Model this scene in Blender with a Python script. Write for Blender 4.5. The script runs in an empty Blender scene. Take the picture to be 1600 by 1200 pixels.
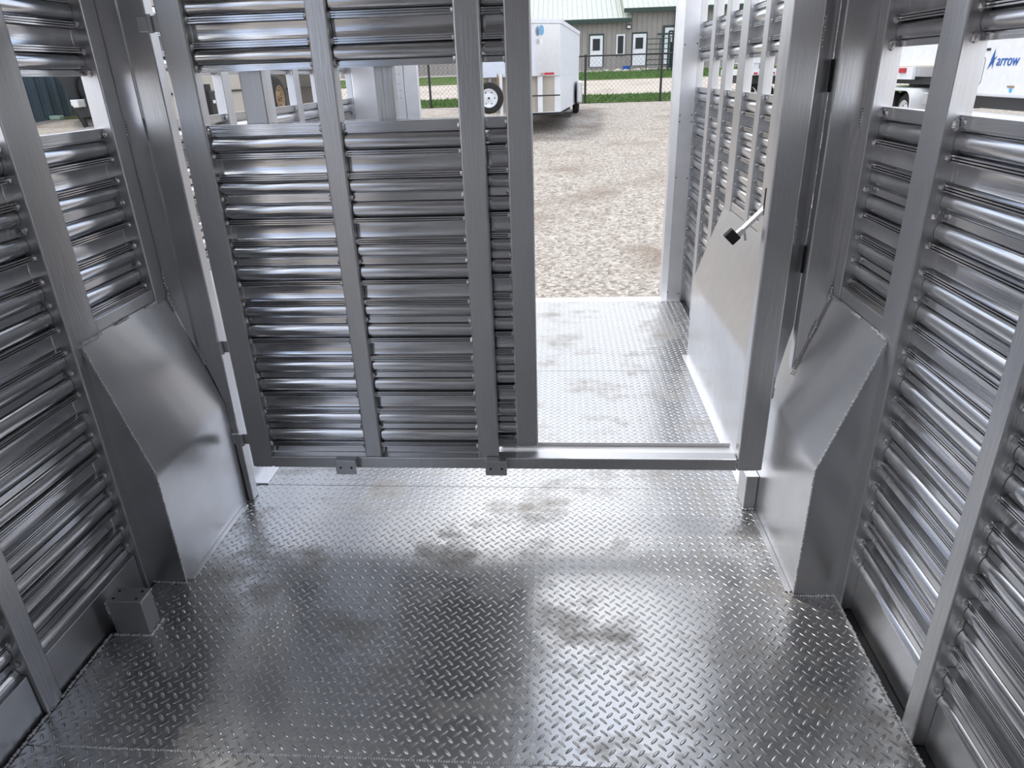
import bpy, bmesh, math, random
from math import sin, cos, pi, radians, sqrt
from mathutils import Vector, Matrix
random.seed(7)
S = bpy.context.scene
COL = S.collection

# ------------------------------------------------------------------ camera
def cam_axes(p, r, yaw):
    f = Vector((sin(yaw)*cos(p), cos(yaw)*cos(p), -sin(p)))
    rt = Vector((cos(yaw), -sin(yaw), 0)); up = rt.cross(f)
    rt2 = rt*cos(r) + up*sin(r); up2 = -rt*sin(r) + up*cos(r)
    return rt2, up2, f
cam = bpy.data.cameras.new('camera'); camo = bpy.data.objects.new('camera', cam); COL.objects.link(camo)
rt, up, fw = cam_axes(radians(24.4), radians(-1.946), radians(-4.559))
camo.matrix_world = Matrix(((rt.x, up.x, -fw.x, 0), (rt.y, up.y, -fw.y, 0), (rt.z, up.z, -fw.z, 1.6), (0, 0, 0, 1)))
cam.sensor_width = 36; cam.lens = 36*1068/1600; cam.clip_start = 0.02; cam.clip_end = 500
S.camera = camo

# ------------------------------------------------------------------ world, sun, exposure
W = bpy.data.worlds.new('sky'); S.world = W; W.use_nodes = True
wn, wl = W.node_tree.nodes, W.node_tree.links
wn.clear()
wo = wn.new('ShaderNodeOutputWorld'); bg = wn.new('ShaderNodeBackground'); bg.inputs[1].default_value = 1.95
tc = wn.new('ShaderNodeTexCoord'); mp = wn.new('ShaderNodeMapping'); mp.inputs['Scale'].default_value = (1.0, 1.0, 2.4)
nz = wn.new('ShaderNodeTexNoise'); nz.inputs['Scale'].default_value = 2.1; nz.inputs['Detail'].default_value = 7
cr = wn.new('ShaderNodeValToRGB'); cr.color_ramp.elements[0].position = .36; cr.color_ramp.elements[1].position = .54
cr.color_ramp.elements[0].color = (.40, .55, .84, 1); cr.color_ramp.elements[1].color = (1, 1, 1, 1)
wl.new(tc.outputs['Generated'], mp.inputs[0]); wl.new(mp.outputs[0], nz.inputs['Vector']); wl.new(nz.outputs['Fac'], cr.inputs[0])
wl.new(cr.outputs[0], bg.inputs[0]); wl.new(bg.outputs[0], wo.inputs[0])
sun = bpy.data.lights.new('sun', 'SUN'); sun.energy = 1.6; sun.angle = radians(6); sun.color = (1, .96, .9)
suno = bpy.data.objects.new('sun', sun); COL.objects.link(suno)
suno.rotation_euler = Vector((0.35, -0.30, -1)).to_track_quat('-Z', 'Y').to_euler()
S.view_settings.view_transform = 'Standard'; S.view_settings.look = 'None'
S.view_settings.gamma = 1; S.view_settings.exposure = 0.0; S.view_settings.use_curve_mapping = False

# ------------------------------------------------------------------ materials
def nodes(name):
    m = bpy.data.materials.new(name); m.use_nodes = True
    nt = m.node_tree; b = nt.nodes['Principled BSDF']
    return m, nt, nt.nodes, nt.links, b
def plain(name, col, rough=.6, metal=0, var=0.12, scale=6, bump=0):
    m, nt, n, l, b = nodes(name)
    t = n.new('ShaderNodeTexCoord'); z = n.new('ShaderNodeTexNoise'); z.inputs['Scale'].default_value = scale; z.inputs['Detail'].default_value = 4
    l.new(t.outputs['Object'], z.inputs['Vector'])
    x = n.new('ShaderNodeMix'); x.data_type = 'RGBA'
    x.inputs[6].default_value = (*[c*(1-var) for c in col], 1); x.inputs[7].default_value = (*[min(1, c*(1+var)) for c in col], 1)
    l.new(z.outputs['Fac'], x.inputs[0]); l.new(x.outputs[2], b.inputs['Base Color'])
    b.inputs['Roughness'].default_value = rough; b.inputs['Metallic'].default_value = metal
    if bump:
        bu = n.new('ShaderNodeBump'); bu.inputs['Strength'].default_value = .6; bu.inputs['Distance'].default_value = bump
        l.new(z.outputs['Fac'], bu.inputs['Height']); l.new(bu.outputs[0], b.inputs['Normal'])
    return m
def alu(name, base=.8, r0=.22, r1=.38, streak=(3, 3, 60), bump=.00012, dirt=0.0, tint=(1, 1.0, 1.02)):
    m, nt, n, l, b = nodes(name)
    t = n.new('ShaderNodeTexCoord')
    mp = n.new('ShaderNodeMapping'); mp.inputs['Scale'].default_value = streak
    l.new(t.outputs['Object'], mp.inputs[0])
    z = n.new('ShaderNodeTexNoise'); z.inputs['Scale'].default_value = 3; z.inputs['Detail'].default_value = 3; l.new(mp.outputs[0], z.inputs['Vector'])
    z2 = n.new('ShaderNodeTexNoise'); z2.inputs['Scale'].default_value = 2.3; z2.inputs['Detail'].default_value = 5; l.new(t.outputs['Object'], z2.inputs['Vector'])
    mr = n.new('ShaderNodeMapRange'); mr.inputs[1].default_value = .3; mr.inputs[2].default_value = .7; mr.inputs[3].default_value = r0; mr.inputs[4].default_value = r1
    l.new(z2.outputs['Fac'], mr.inputs[0]); l.new(mr.outputs[0], b.inputs['Roughness'])
    x = n.new('ShaderNodeMix'); x.data_type = 'RGBA'
    x.inputs[6].default_value = (*[base*.90*c for c in tint], 1); x.inputs[7].default_value = (*[min(1, base*1.06*c) for c in tint], 1)
    l.new(z.outputs['Fac'], x.inputs[0])
    l.new(x.outputs[2], b.inputs['Base Color'])
    b.inputs['Metallic'].default_value = .95
    bu = n.new('ShaderNodeBump'); bu.inputs['Strength'].default_value = .5; bu.inputs['Distance'].default_value = bump*8
    l.new(z.outputs['Fac'], bu.inputs['Height']); l.new(bu.outputs[0], b.inputs['Normal'])
    return m
M_POST = alu('brushed_aluminium_tube', .62, .30, .42, (60, 60, 3))
M_SLATY = alu('extruded_aluminium_side', .68, .13, .22, (60, 2, 60))
M_SLATX = alu('extruded_aluminium_gate', .68, .10, .17, (2, 60, 60))
M_SHEET = alu('sheet_aluminium', .68, .26, .40, (4, 4, 4), .0002)
M_WELD = alu('weld_bead_metal', .72, .25, .5, (200, 200, 200), .0006)
M_BRIGHT = alu('pale_aluminium', .84, .38, .5, (4, 4, 4))
def holes_mat():
    return plain('black_hole', (.01, .01, .01), .8)
M_BLACK = plain('black_rubber', (.012, .012, .013), .7)
M_DARK = plain('black_paint', (.02, .02, .022), .45)

def mth(n, l, op, a, b=None, c=None):
    q = n.new('ShaderNodeMath'); q.operation = op
    for i, v in enumerate((a, b, c)):
        if v is None: continue
        if isinstance(v, (int, float)): q.inputs[i].default_value = v
        else: l.new(v, q.inputs[i])
    return q.outputs[0]
def tread():
    m, nt, n, l, b = nodes('tread_plate')
    t = n.new('ShaderNodeTexCoord'); s = n.new('ShaderNodeSeparateXYZ'); l.new(t.outputs['Object'], s.inputs[0])
    X, Y = s.outputs[0], s.outputs[1]
    cell = .0262
    u = mth(n, l, 'DIVIDE', mth(n, l, 'ADD', X, Y), cell*1.41421)
    v = mth(n, l, 'DIVIDE', mth(n, l, 'SUBTRACT', X, Y), cell*1.41421)
    fu, fv = mth(n, l, 'FLOOR', u), mth(n, l, 'FLOOR', v)
    a = mth(n, l, 'SUBTRACT', mth(n, l, 'SUBTRACT', u, fu), .5)
    c = mth(n, l, 'SUBTRACT', mth(n, l, 'SUBTRACT', v, fv), .5)
    par = mth(n, l, 'MULTIPLY', mth(n, l, 'FRACT', mth(n, l, 'MULTIPLY', mth(n, l, 'ADD', fu, fv), .5)), 2.0)
    par = mth(n, l, 'ROUND', mth(n, l, 'ABSOLUTE', par))
    d = mth(n, l, 'SUBTRACT', c, a)
    lo = mth(n, l, 'ADD', a, mth(n, l, 'MULTIPLY', par, d))
    sh = mth(n, l, 'SUBTRACT', c, mth(n, l, 'MULTIPLY', par, d))
    e1 = mth(n, l, 'POWER', mth(n, l, 'ABSOLUTE', mth(n, l, 'DIVIDE', lo, .54)), 2.0)
    e2 = mth(n, l, 'POWER', mth(n, l, 'ABSOLUTE', mth(n, l, 'DIVIDE', sh, .165)), 1.6)
    h = mth(n, l, 'MAXIMUM', mth(n, l, 'SUBTRACT', 1.0, mth(n, l, 'ADD', e1, e2)), 0.0)
    h = mth(n, l, 'POWER', h, .7)
    # fine wobble of the sheet
    w = n.new('ShaderNodeTexNoise'); w.inputs['Scale'].default_value = 5; w.inputs['Detail'].default_value = 2; l.new(t.outputs['Object'], w.inputs['Vector'])
    hh = mth(n, l, 'ADD', mth(n, l, 'MULTIPLY', h, .0023), mth(n, l, 'MULTIPLY', w.outputs['Fac'], .004))
    bu = n.new('ShaderNodeBump'); bu.inputs['Strength'].default_value = 1; bu.inputs['Distance'].default_value = 1
    l.new(hh, bu.inputs['Height']); l.new(bu.outputs[0], b.inputs['Normal'])
    # dried mud: long smears across the plate
    mp = n.new('ShaderNodeMapping'); mp.inputs['Scale'].default_value = (1.6, 1.9, 1); mp.inputs['Location'].default_value = (.35, .2, 0); l.new(t.outputs['Object'], mp.inputs[0])
    z = n.new('ShaderNodeTexNoise'); z.inputs['Scale'].default_value = 1.7; z.inputs['Detail'].default_value = 9; z.inputs['Roughness'].default_value = .68; l.new(mp.outputs[0], z.inputs['Vector'])
    mr = n.new('ShaderNodeMapRange'); mr.inputs[1].default_value = .51; mr.inputs[2].default_value = .66; l.new(z.outputs['Fac'], mr.inputs[0])
    k = mth(n, l, 'MULTIPLY', mr.outputs[0], .55)
    f = n.new('ShaderNodeTexNoise'); f.inputs['Scale'].default_value = 160; f.inputs['Detail'].default_value = 2; l.new(t.outputs['Object'], f.inputs['Vector'])
    k = mth(n, l, 'MULTIPLY', k, mth(n, l, 'ADD', .45, f.outputs['Fac']))
    x = n.new('ShaderNodeMix'); x.data_type = 'RGBA'; l.new(k, x.inputs[0])
    x.inputs[6].default_value = (.55, .55, .555, 1); x.inputs[7].default_value = (.15, .115, .08, 1)
    l.new(x.outputs[2], b.inputs['Base Color'])
    l.new(mth(n, l, 'SUBTRACT', .96, mth(n, l, 'MULTIPLY', k, .7)), b.inputs['Metallic'])
    l.new(mth(n, l, 'ADD', .25, mth(n, l, 'MULTIPLY', k, .5)), b.inputs['Roughness'])
    return m
M_TREAD = tread()
def ground_mat(name, c1, c2, c3, sc=9, bump=.02, big=.25):
    m, nt, n, l, b = nodes(name)
    t = n.new('ShaderNodeTexCoord')
    v = n.new('ShaderNodeTexVoronoi'); v.inputs['Scale'].default_value = sc; l.new(t.outputs['Object'], v.inputs['Vector'])
    z = n.new('ShaderNodeTexNoise'); z.inputs['Scale'].default_value = big*2; z.inputs['Detail'].default_value = 8; l.new(t.outputs['Object'], z.inputs['Vector'])
    z3 = n.new('ShaderNodeTexNoise'); z3.inputs['Scale'].default_value = sc*1.7; z3.inputs['Detail'].default_value = 3; l.new(t.outputs['Object'], z3.inputs['Vector'])
    x = n.new('ShaderNodeMix'); x.data_type = 'RGBA'; x.inputs[6].default_value = (*c1, 1); x.inputs[7].default_value = (*c2, 1)
    l.new(v.outputs['Color'], x.inputs[0])
    r = n.new('ShaderNodeValToRGB'); r.color_ramp.elements[0].position = .52; r.color_ramp.elements[1].position = .68
    r.color_ramp.elements[0].color = (0, 0, 0, 1); r.color_ramp.elements[1].color = (.75, .75, .75, 1)
    l.new(z.outputs['Fac'], r.inputs[0])
    y = n.new('ShaderNodeMix'); y.data_type = 'RGBA'; y.inputs[7].default_value = (*c3, 1)
    l.new(r.outputs[0], y.inputs[0]); l.new(x.outputs[2], y.inputs[6]); l.new(y.outputs[2], b.inputs['Base Color'])
    b.inputs['Roughness'].default_value = .95
    b.inputs['Specular IOR Level'].default_value = .1
    bu = n.new('ShaderNodeBump'); bu.inputs['Strength'].default_value = 1; bu.inputs['Distance'].default_value = bump
    ad = mth(n, l, 'ADD', v.outputs['Distance'], z3.outputs['Fac'])
    l.new(ad, bu.inputs['Height']); l.new(bu.outputs[0], b.inputs['Normal'])
    return m
M_GRAVEL = ground_mat('gravel', (.24, .205, .17), (.72, .66, .60), (.29, .235, .19), 26, .035, .35)
M_ROAD = ground_mat('packed_gravel_road', (.42, .37, .32), (.50, .45, .40), (.33, .29, .25), 12, .01, .3)
M_GRASS = ground_mat('grass_soil', (.05, .09, .025), (.10, .16, .05), (.16, .15, .08), 14, .03, .6)
M_BLADE = plain('grass_blades', (.10, .19, .045), .8, 0, .5, 2)
def corr(name, c, axis=0, pitch=.2, d=.02, rough=.5, metal=0):
    m, nt, n, l, b = nodes(name)
    t = n.new('ShaderNodeTexCoord'); s = n.new('ShaderNodeSeparateXYZ'); l.new(t.outputs['Object'], s.inputs[0])
    h = mth(n, l, 'SINE', mth(n, l, 'MULTIPLY', s.outputs[axis], 2*pi/pitch))
    h = mth(n, l, 'POWER', mth(n, l, 'MAXIMUM', h, 0.0), 6.0)
    bu = n.new('ShaderNodeBump'); bu.inputs['Strength'].default_value = 1; bu.inputs['Distance'].default_value = d
    l.new(h, bu.inputs['Height']); l.new(bu.outputs[0], b.inputs['Normal'])
    z = n.new('ShaderNodeTexNoise'); z.inputs['Scale'].default_value = 1.5; z.inputs['Detail'].default_value = 5; l.new(t.outputs['Object'], z.inputs['Vector'])
    x = n.new('ShaderNodeMix'); x.data_type = 'RGBA'; x.inputs[6].default_value = (*[q*.9 for q in c], 1); x.inputs[7].default_value = (*[min(1, q*1.1) for q in c], 1)
    l.new(z.outputs['Fac'], x.inputs[0]); l.new(x.outputs[2], b.inputs['Base Color'])
    b.inputs['Roughness'].default_value = rough; b.inputs['Metallic'].default_value = metal
    return m
M_SIDING = corr('grey_steel_siding', (.30, .28, .26), 0, .3, .03)
M_ROOF = corr('pale_steel_roof', (.43, .46, .42), 0, .3, .03, .45)
M_GREEN = plain('dark_green_trim', (.02, .045, .035), .5)
M_WHITE = plain('white_paint', (.72, .74, .77), .4)
M_GLASS = plain('dark_window_glass', (.012, .013, .016), .5)
M_CONT = corr('blue_grey_container_steel', (.10, .145, .18), 1, .28, .06)
M_RED = plain('red_lamp_lens', (.45, .02, .03), .3)
M_BLUE = plain('blue_vinyl', (.01, .10, .42), .5)
M_LBLUE = plain('light_blue_vinyl', (.03, .38, .75), .5)
M_TIRE = plain('tyre_rubber', (.02, .02, .02), .85)
M_RIM = plain('pale_steel_rim', (.45, .46, .48), .4, .5)
M_RUST = plain('dusty_brown_rim', (.28, .19, .11), .7)
M_TAN = plain('dusty_beige_panel', (.46, .42, .36), .7)
M_TAN2 = plain('dark_dusty_panel', (.11, .095, .075), .7)
M_WOOD = plain('bleached_timber', (.52, .48, .42), .8)
M_ROCK = plain('pale_rock', (.5, .46, .42), .9, 0, .3, 8, .02)
M_PAD = plain('concrete_pad', (.42, .38, .35), .9)

# ------------------------------------------------------------------ helpers
def finish(name, bm, mat, parent=None, sharp=17, loc=None):
    me = bpy.data.meshes.new(name)
    bmesh.ops.recalc_face_normals(bm, faces=bm.faces)
    bm.to_mesh(me); bm.free()
    mats = mat if isinstance(mat, (list, tuple)) else [mat]
    for q in mats: me.materials.append(q)
    for p in me.polygons: p.use_smooth = True
    me.set_sharp_from_angle(angle=radians(sharp))
    o = bpy.data.objects.new(name, me); COL.objects.link(o)
    if loc: o.location = loc
    if parent:
        o.parent = parent
        o.location = o.location - parent.location if not loc else Vector(loc) - parent.location
        if parent.parent: o.location -= parent.parent.location
    return o
def empty(name, loc=(0, 0, 0), label=None, cat=None, group=None, kind=None):
    o = bpy.data.objects.new(name, None); COL.objects.link(o); o.location = loc; o.empty_display_size = .1
    tag(o, label, cat, group, kind); return o
def tag(o, label=None, cat=None, group=None, kind=None):
    if label: o['label'] = label
    if cat: o['category'] = cat
    if group: o['group'] = group
    if kind: o['kind'] = kind
    return o
def BM(): return bmesh.new()
def box(bm, x0, x1, y0, y1, z0, z1, bev=0, seg=2, mi=0):
    vs = [bm.verts.new((x, y, z)) for x in (x0, x1) for y in (y0, y1) for z in (z0, z1)]
    fs = [bm.faces.new([vs[i] for i in f]) for f in ((0, 1, 3, 2), (4, 6, 7, 5), (0, 4, 5, 1), (2, 3, 7, 6), (0, 2, 6, 4), (1, 5, 7, 3))]
    for f in fs: f.material_index = mi
    if bev:
        es = list({e for f in fs for e in f.edges})
        bmesh.ops.bevel(bm, geom=es, offset=bev, segments=seg, affect='EDGES', profile=.5)
    return vs
def obox(bm, c, dx, dy, dz, sx, sy, sz, bev=0, mi=0):
    """box centred at c along three unit axes"""
    c = Vector(c); A = [Vector(dx).normalized()*sx/2, Vector(dy).normalized()*sy/2, Vector(dz).normalized()*sz/2]
    vs = [bm.verts.new(c + A[0]*i + A[1]*j + A[2]*k) for i in (-1, 1) for j in (-1, 1) for k in (-1, 1)]
    fs = [bm.faces.new([vs[i] for i in f]) for f in ((0, 1, 3, 2), (4, 6, 7, 5), (0, 4, 5, 1), (2, 3, 7, 6), (0, 2, 6, 4), (1, 5, 7, 3))]
    for f in fs: f.material_index = mi
    if bev:
        bmesh.ops.bevel(bm, geom=list({e for f in fs for e in f.edges}), offset=bev, segments=2, affect='EDGES', profile=.5)
def bar(bm, a, b, w=.03, h=None, bev=0, mi=0):
    a, b = Vector(a), Vector(b); d = (b-a); L = d.length; d.normalize()
    s = Vector((0, 0, 1)) if abs(d.z) < .9 else Vector((0, 1, 0))
    x = d.cross(s).normalized(); y = x.cross(d)
    obox(bm, (a+b)/2, x, d, y, w, L, h or w, bev, mi)
def prism(bm, pts, vec, mi=0):
    """closed polygon pts swept by vec"""
    vec = Vector(vec)
    A = [bm.verts.new(Vector(p)) for p in pts]; B = [bm.verts.new(Vector(p)+vec) for p in pts]
    f = [bm.faces.new(A), bm.faces.new(B[::-1])]
    for i in range(len(A)):
        j = (i+1) % len(A); f.append(bm.faces.new((A[i], B[i], B[j], A[j])))
    for q in f: q.material_index = mi
def blob(bm, c, r, sq=(1, 1, 1)):
    g = bmesh.ops.create_icosphere(bm, subdivisions=1, radius=r)
    for v in g['verts']:
        v.co = Vector((v.co.x*sq[0], v.co.y*sq[1], v.co.z*sq[2]))*random.uniform(.85, 1.15) + Vector(c)
class Beads:
    def __init__(s, parent, name='weld_bead'): s.p, s.n = parent, name
    def add(s, a, b, r=.004, step=None):
        bm = BM(); bead(bm, a, b, r, step); finish(s.n, bm, M_WELD, s.p)
def bead(bm, a, b, r=.004, step=None):
    a, b = Vector(a), Vector(b); L = (b-a).length; n = max(2, int(L/(step or r*1.5)))
    for i in range(n+1):
        blob(bm, a.lerp(b, i/n)+Vector((random.uniform(-1, 1), random.uniform(-1, 1), random.uniform(-1, 1)))*r*.2, r*random.uniform(.8, 1.2))
def cyl(bm, a, b, r, n=16, r2=None, mi=0, cap=True):
    a, b = Vector(a), Vector(b); d = (b-a).normalized()
    s = Vector((0, 0, 1)) if abs(d.z) < .9 else Vector((1, 0, 0))
    x = d.cross(s).normalized(); y = d.cross(x); r2 = r if r2 is None else r2
    A = [bm.verts.new(a+(x*cos(2*pi*i/n)+y*sin(2*pi*i/n))*r) for i in range(n)]
    B = [bm.verts.new(b+(x*cos(2*pi*i/n)+y*sin(2*pi*i/n))*r2) for i in range(n)]
    fs = [bm.faces.new((A[i], A[(i+1) % n], B[(i+1) % n], B[i])) for i in range(n)]
    if cap: fs += [bm.faces.new(A[::-1]), bm.faces.new(B)]
    for f in fs: f.material_index = mi
def lathe(bm, c, ax, prof, n=28, mi=0):
    """prof list of (along, radius)"""
    c, ax = Vector(c), Vector(ax).normalized()
    s = Vector((0, 0, 1)) if abs(ax.z) < .9 else Vector((1, 0, 0))
    x = ax.cross(s).normalized(); y = ax.cross(x); rings = []
    for t, r in prof:
        rings.append([bm.verts.new(c+ax*t+(x*cos(2*pi*i/n)+y*sin(2*pi*i/n))*r) for i in range(n)])
    for a, b in zip(rings, rings[1:]):
        for i in range(n):
            bm.faces.new((a[i], a[(i+1) % n], b[(i+1) % n], b[i])).material_index = mi

# ------------------------------------------------------------------ extruded slat profile
PER = .212
def period():
    P = [(0, .004), (.003, .004)]
    for i in range(15):
        t = (1-cos(pi*i/14))/2; P.append((.0032+.0505*t, .008+.016*sqrt(max(0, 1-(2*t-1)**2))*(1 if 0 < t < 1 else 0)))
    def ribs(z):
        o = []
        for k in range(3):
            q = z+k*.0066; o += [(q, .007), (q+.0009, .0265), (q+.0045, .0265), (q+.0054, .007)]
        return o
    P += ribs(.0545) + [(.0745, .004), (.079, .0025), (.0985, .0006), (.118, .0025), (.1225, .004)] + ribs(.1232)
    for i in range(15):
        t = (1-cos(pi*i/14))/2; P.append((.1435+.044*t, .009+.015*sqrt(max(0, 1-(2*t-1)**2))*(1 if 0 < t < 1 else 0)))
    P += [(.1878, .008), (.1898, .008), (.1905, .015), (.2105, .015), (.2112, .004)]
    return P
def slat_profile(z0, z1, joint):
    """(z, p) from top z1 down to z0; joint = height of one joint line"""
    k = math.ceil((z1-joint)/PER); pts = []
    top = joint + k*PER
    while top > z0 - PER:
        for dz, p in period():
            z = top-dz
            if z0 < z < z1: pts.append((z, p))
        top -= PER
    return [(z1, pts[0][1])] + pts + [(z0, pts[-1][1])]
RIBS = (.064, .133, .200)      # where the panel is tacked to the posts, below each joint
def slat_panel(name, mat, parent, o, ax, nrm, length, z0, z1, joint, cap=0):
    """o: corner on the panel's base plane, ax: run, nrm: towards the room"""
    bm = BM(); o, ax, nrm = Vector(o), Vector(ax), Vector(nrm)
    ztop = z1-cap if cap else z1
    pr = slat_profile(z0, ztop, joint)
    if cap: pr = [(z1, .022), (ztop+.0015, .022), (ztop+.0012, .006)] + pr
    a = [bm.verts.new(o+nrm*p+Vector((0, 0, z))) for z, p in pr]
    b = [bm.verts.new(o+nrm*p+ax*length+Vector((0, 0, z))) for z, p in pr]
    for i in range(len(a)-1): bm.faces.new((a[i], a[i+1], b[i+1], b[i]))
    back = -.006
    c = [bm.verts.new(o+nrm*back+Vector((0, 0, z))) for z in (z1, z0)]
    d = [bm.verts.new(o+nrm*back+ax*length+Vector((0, 0, z))) for z in (z1, z0)]
    bm.faces.new((c[0], d[0], d[1], c[1])); bm.faces.new((c[0], a[0], b[0], d[0])); bm.faces.new((c[1], d[1], b[-1], a[-1]))
    bm.faces.new([c[0]] + [c[1]] + a[::-1]); bm.faces.new([d[1]] + [d[0]] + b)
    return finish(name, bm, mat, parent, 32)
def tack_z(z0, z1, joint):
    r = []; k = math.ceil((z1-joint)/PER); top = joint+k*PER
    while top > z0-PER:
        for q in RIBS:
            if z0 < top-q < z1: r.append(top-q)
        top -= PER
    return r

# ------------------------------------------------------------------ TRAILER: floor
XL, XR = -1.44, .895
YB, YE = -1.35, 5.14
fl = empty('floor', (0, 0, 0), kind='structure')
cuts = [YB, -.1, 1.179, 2.457, 3.70, 5.02]
for a, b in zip(cuts, cuts[1:]):
    bm = BM(); box(bm, XL+.006, XR-.004, a+.0015, b-.0015, -.012, 0); finish('floor_plate', bm, M_TREAD, fl)
bm = BM(); box(bm, XL+.006, XR-.004, 5.0235, YE, -.012, 0); box(bm, XL, XR, YE-.02, YE, -.12, -.0125); finish('threshold_plate', bm, M_BRIGHT, fl)
bm = BM(); box(bm, XL-.12, XR+.12, YB-.05, 5.10, -.10, -.013); finish('subfloor', bm, M_DARK, fl)
bm = BM(); bead(bm, (XL+.03, 1.179, .0), (.87, 1.179, .0), .0035, .007); finish('seam_weld', bm, M_WELD, fl)
bm = BM(); bead(bm, (.1, 2.457, -.001), (.76, 2.457, -.001), .0022, .006); finish('seam_weld', bm, M_WELD, fl)
for x, a, b in ((XL, -1.2, 1.57), (XR, -1.2, 1.82)):
    bm = BM(); bead(bm, (x, a if a > .6 else .6, .002), (x, b, .002), .0055, .0085)
    finish('edge_weld', bm, M_WELD, fl)
for x, a, b in ((XL+.12, 1.84, 2.32), (.752, 1.83, 2.31)):
    bm = BM(); bead(bm, (x, a, .002), (x, b, .002), .0048, .0085); finish('edge_weld', bm, M_WELD, fl)
for x0, x1 in ((XL+.12, XL+.16), (.735, .772)):       # low angle strips welded along the wheel boxes
    bm = BM(); box(bm, x0, x1, 2.46, 3.93, 0, .007, .002); finish('edge_strip', bm, M_BRIGHT, fl)

for x0, x1 in ((-1.3175, -1.300), (.742, .7615)):
    bm = BM(); box(bm, x0, x1, 1.84, 2.30, .0, .006, .001); finish('edge_strip', bm, M_SHEET, fl)
# ------------------------------------------------------------------ TRAILER: side walls
POST_D = .06
def wall(name, xi, out, spans):
    """xi inner post face, out=+1/-1 outward, spans: list of (y0,y1) posts"""
    root = empty(name, (0, 0, 0), kind='structure')
    base = xi+out*.056
    for (a, b) in spans:
        far = a > 2.6; bm = BM(); x0, x1 = sorted((xi, xi+out*(.045 if far else POST_D)))
        box(bm, x0, x1, a, b, -.01, 2.42, .004)
        if b > .6:
            zs = tack_z(.15, 1.47, 1.448) + tack_z(1.635, 1.86, 1.627+PER) + [1.465, 1.645]
            for z in zs:
                for yy in (a-.002, b+.002):
                    if b < 2.6 or yy < b: blob(bm, (xi+out*(.013 if far else .027), yy, z+random.uniform(-.003, .003)), .0055 if far else .0095, (1, .8, 1.25))
        finish('post', bm, M_POST, root)
    for (p, q) in zip(spans, spans[1:]):
        y0, y1 = p[1]+.0015, q[0]-.0015; L = y1-y0; n = (-out, 0, 0)
        if out < 0 and -.85 < y0 and y1 < .8: continue      # unseen side doorway added for the gate slat reflections, widened to let in light
        base = xi+out*(.042 if y0 > 2.6 else .056); zb = .15
        if out < 0 and .8 < y0 and y1 < 1.3:      # bay beside the added doorway, slatted only low down
            slat_panel('slat_panel', M_SLATY, root, (base, y0, 0), (0, 1, 0), n, L, .15, .72, 1.448, 0)
            bm = BM(); x0, x1 = sorted((xi+out*.012, xi+out*.05)); box(bm, x0, x1, y0, y1, -.01, .149, .002)
            finish('kick_plate', bm, M_SHEET, root); continue
        if y0 > 1.8 and y1 < 3.85: zb = .87
        if zb > .5:
            bm = BM(); x0, x1 = sorted((xi+out*.004, xi+out*.05)); box(bm, x0, x1, y0, y1, .904, .945, .003); box(bm, *sorted((xi+out*.02, xi+out*.05)), y0, y1, .86, .91); finish('rail', bm, M_POST, root)
            zb = .946
        else:
            bm = BM(); x0, x1 = sorted((xi+out*(.012 if out < 0 else .035), xi+out*.05)); box(bm, x0, x1, y0, y1, -.01, .149, .002)
            finish('kick_plate', bm, M_SHEET, root)
        slat_panel('slat_panel', M_SLATY, root, (base, y0, 0), (0, 1, 0), n, L, zb, 1.480, 1.448, .030)
        slat_panel('slat_panel', M_SLATY, root, (base, y0, 0), (0, 1, 0), n, L, 1.635, 1.866, 1.651+PER-.024+.0, 0)
        if y1 < 2.6:
            slat_panel('slat_panel', M_SLATY, root, (base, y0, 0), (0, 1, 0), n, L, 2.02 if y1 < 2.1 else 1.868, 2.42, 2.24 if y1 < 2.1 else 2.078, 0)
    return root
SL = [(-1.35, -1.29), (-.84, -.78), (-.31, -.25), (.22, .28), (.75, .81), (1.275, 1.338), (1.79, 1.918), (2.25, 2.3245), (2.83, 2.90), (3.10, 3.17), (3.56, 3.64), (3.96, 4.04), (4.35, 4.43), (4.72, 4.80), (5.07, 5.14)]
SR = [(-1.35, -1.29), (-.84, -.78), (-.31, -.25), (.22, .28), (.75, .81), (1.283, 1.34), (1.775, 1.882), (2.197, 2.254), (2.70, 2.79), (3.09, 3.21), (3.404, 3.477), (3.765, 3.905), (4.183, 4.278), (4.555, 4.649), (5.06, 5.13)]
wall('wall_left', XL, -1, SL)
wall('wall_right', XR, 1, SR)
# top side rails and roof over the near compartment
rf = empty('ceiling', (0, 0, 0), kind='structure')
bm = BM(); box(bm, XL-.06, XR+.06, -1.4, 2.34, 2.42, 2.45); finish('roof_sheet', bm, M_SHEET, rf)
for y in (-1.3, -.6, .1, .8, 1.5, 2.28):
    bm = BM(); box(bm, XL, XR, y-.02, y+.02, 2.36, 2.419, .003); finish('roof_bow', bm, M_POST, rf)
for x0, x1, nm in ((XL-.06, XL, 'trim_1'), (XR, XR+.06, 'trim_2')):
    bm = BM(); box(bm, x0, x1, 2.35, 5.14, 2.42, 2.50, .004); tag(finish(nm, bm, M_POST), kind='structure')
wf = empty('wall_front', (0, 0, 0), kind='structure')
bm = BM(); box(bm, XL, XR, -1.42, -1.38, -.01, 2.42, .002); finish('front_panel', bm, M_SHEET, wf)

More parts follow.
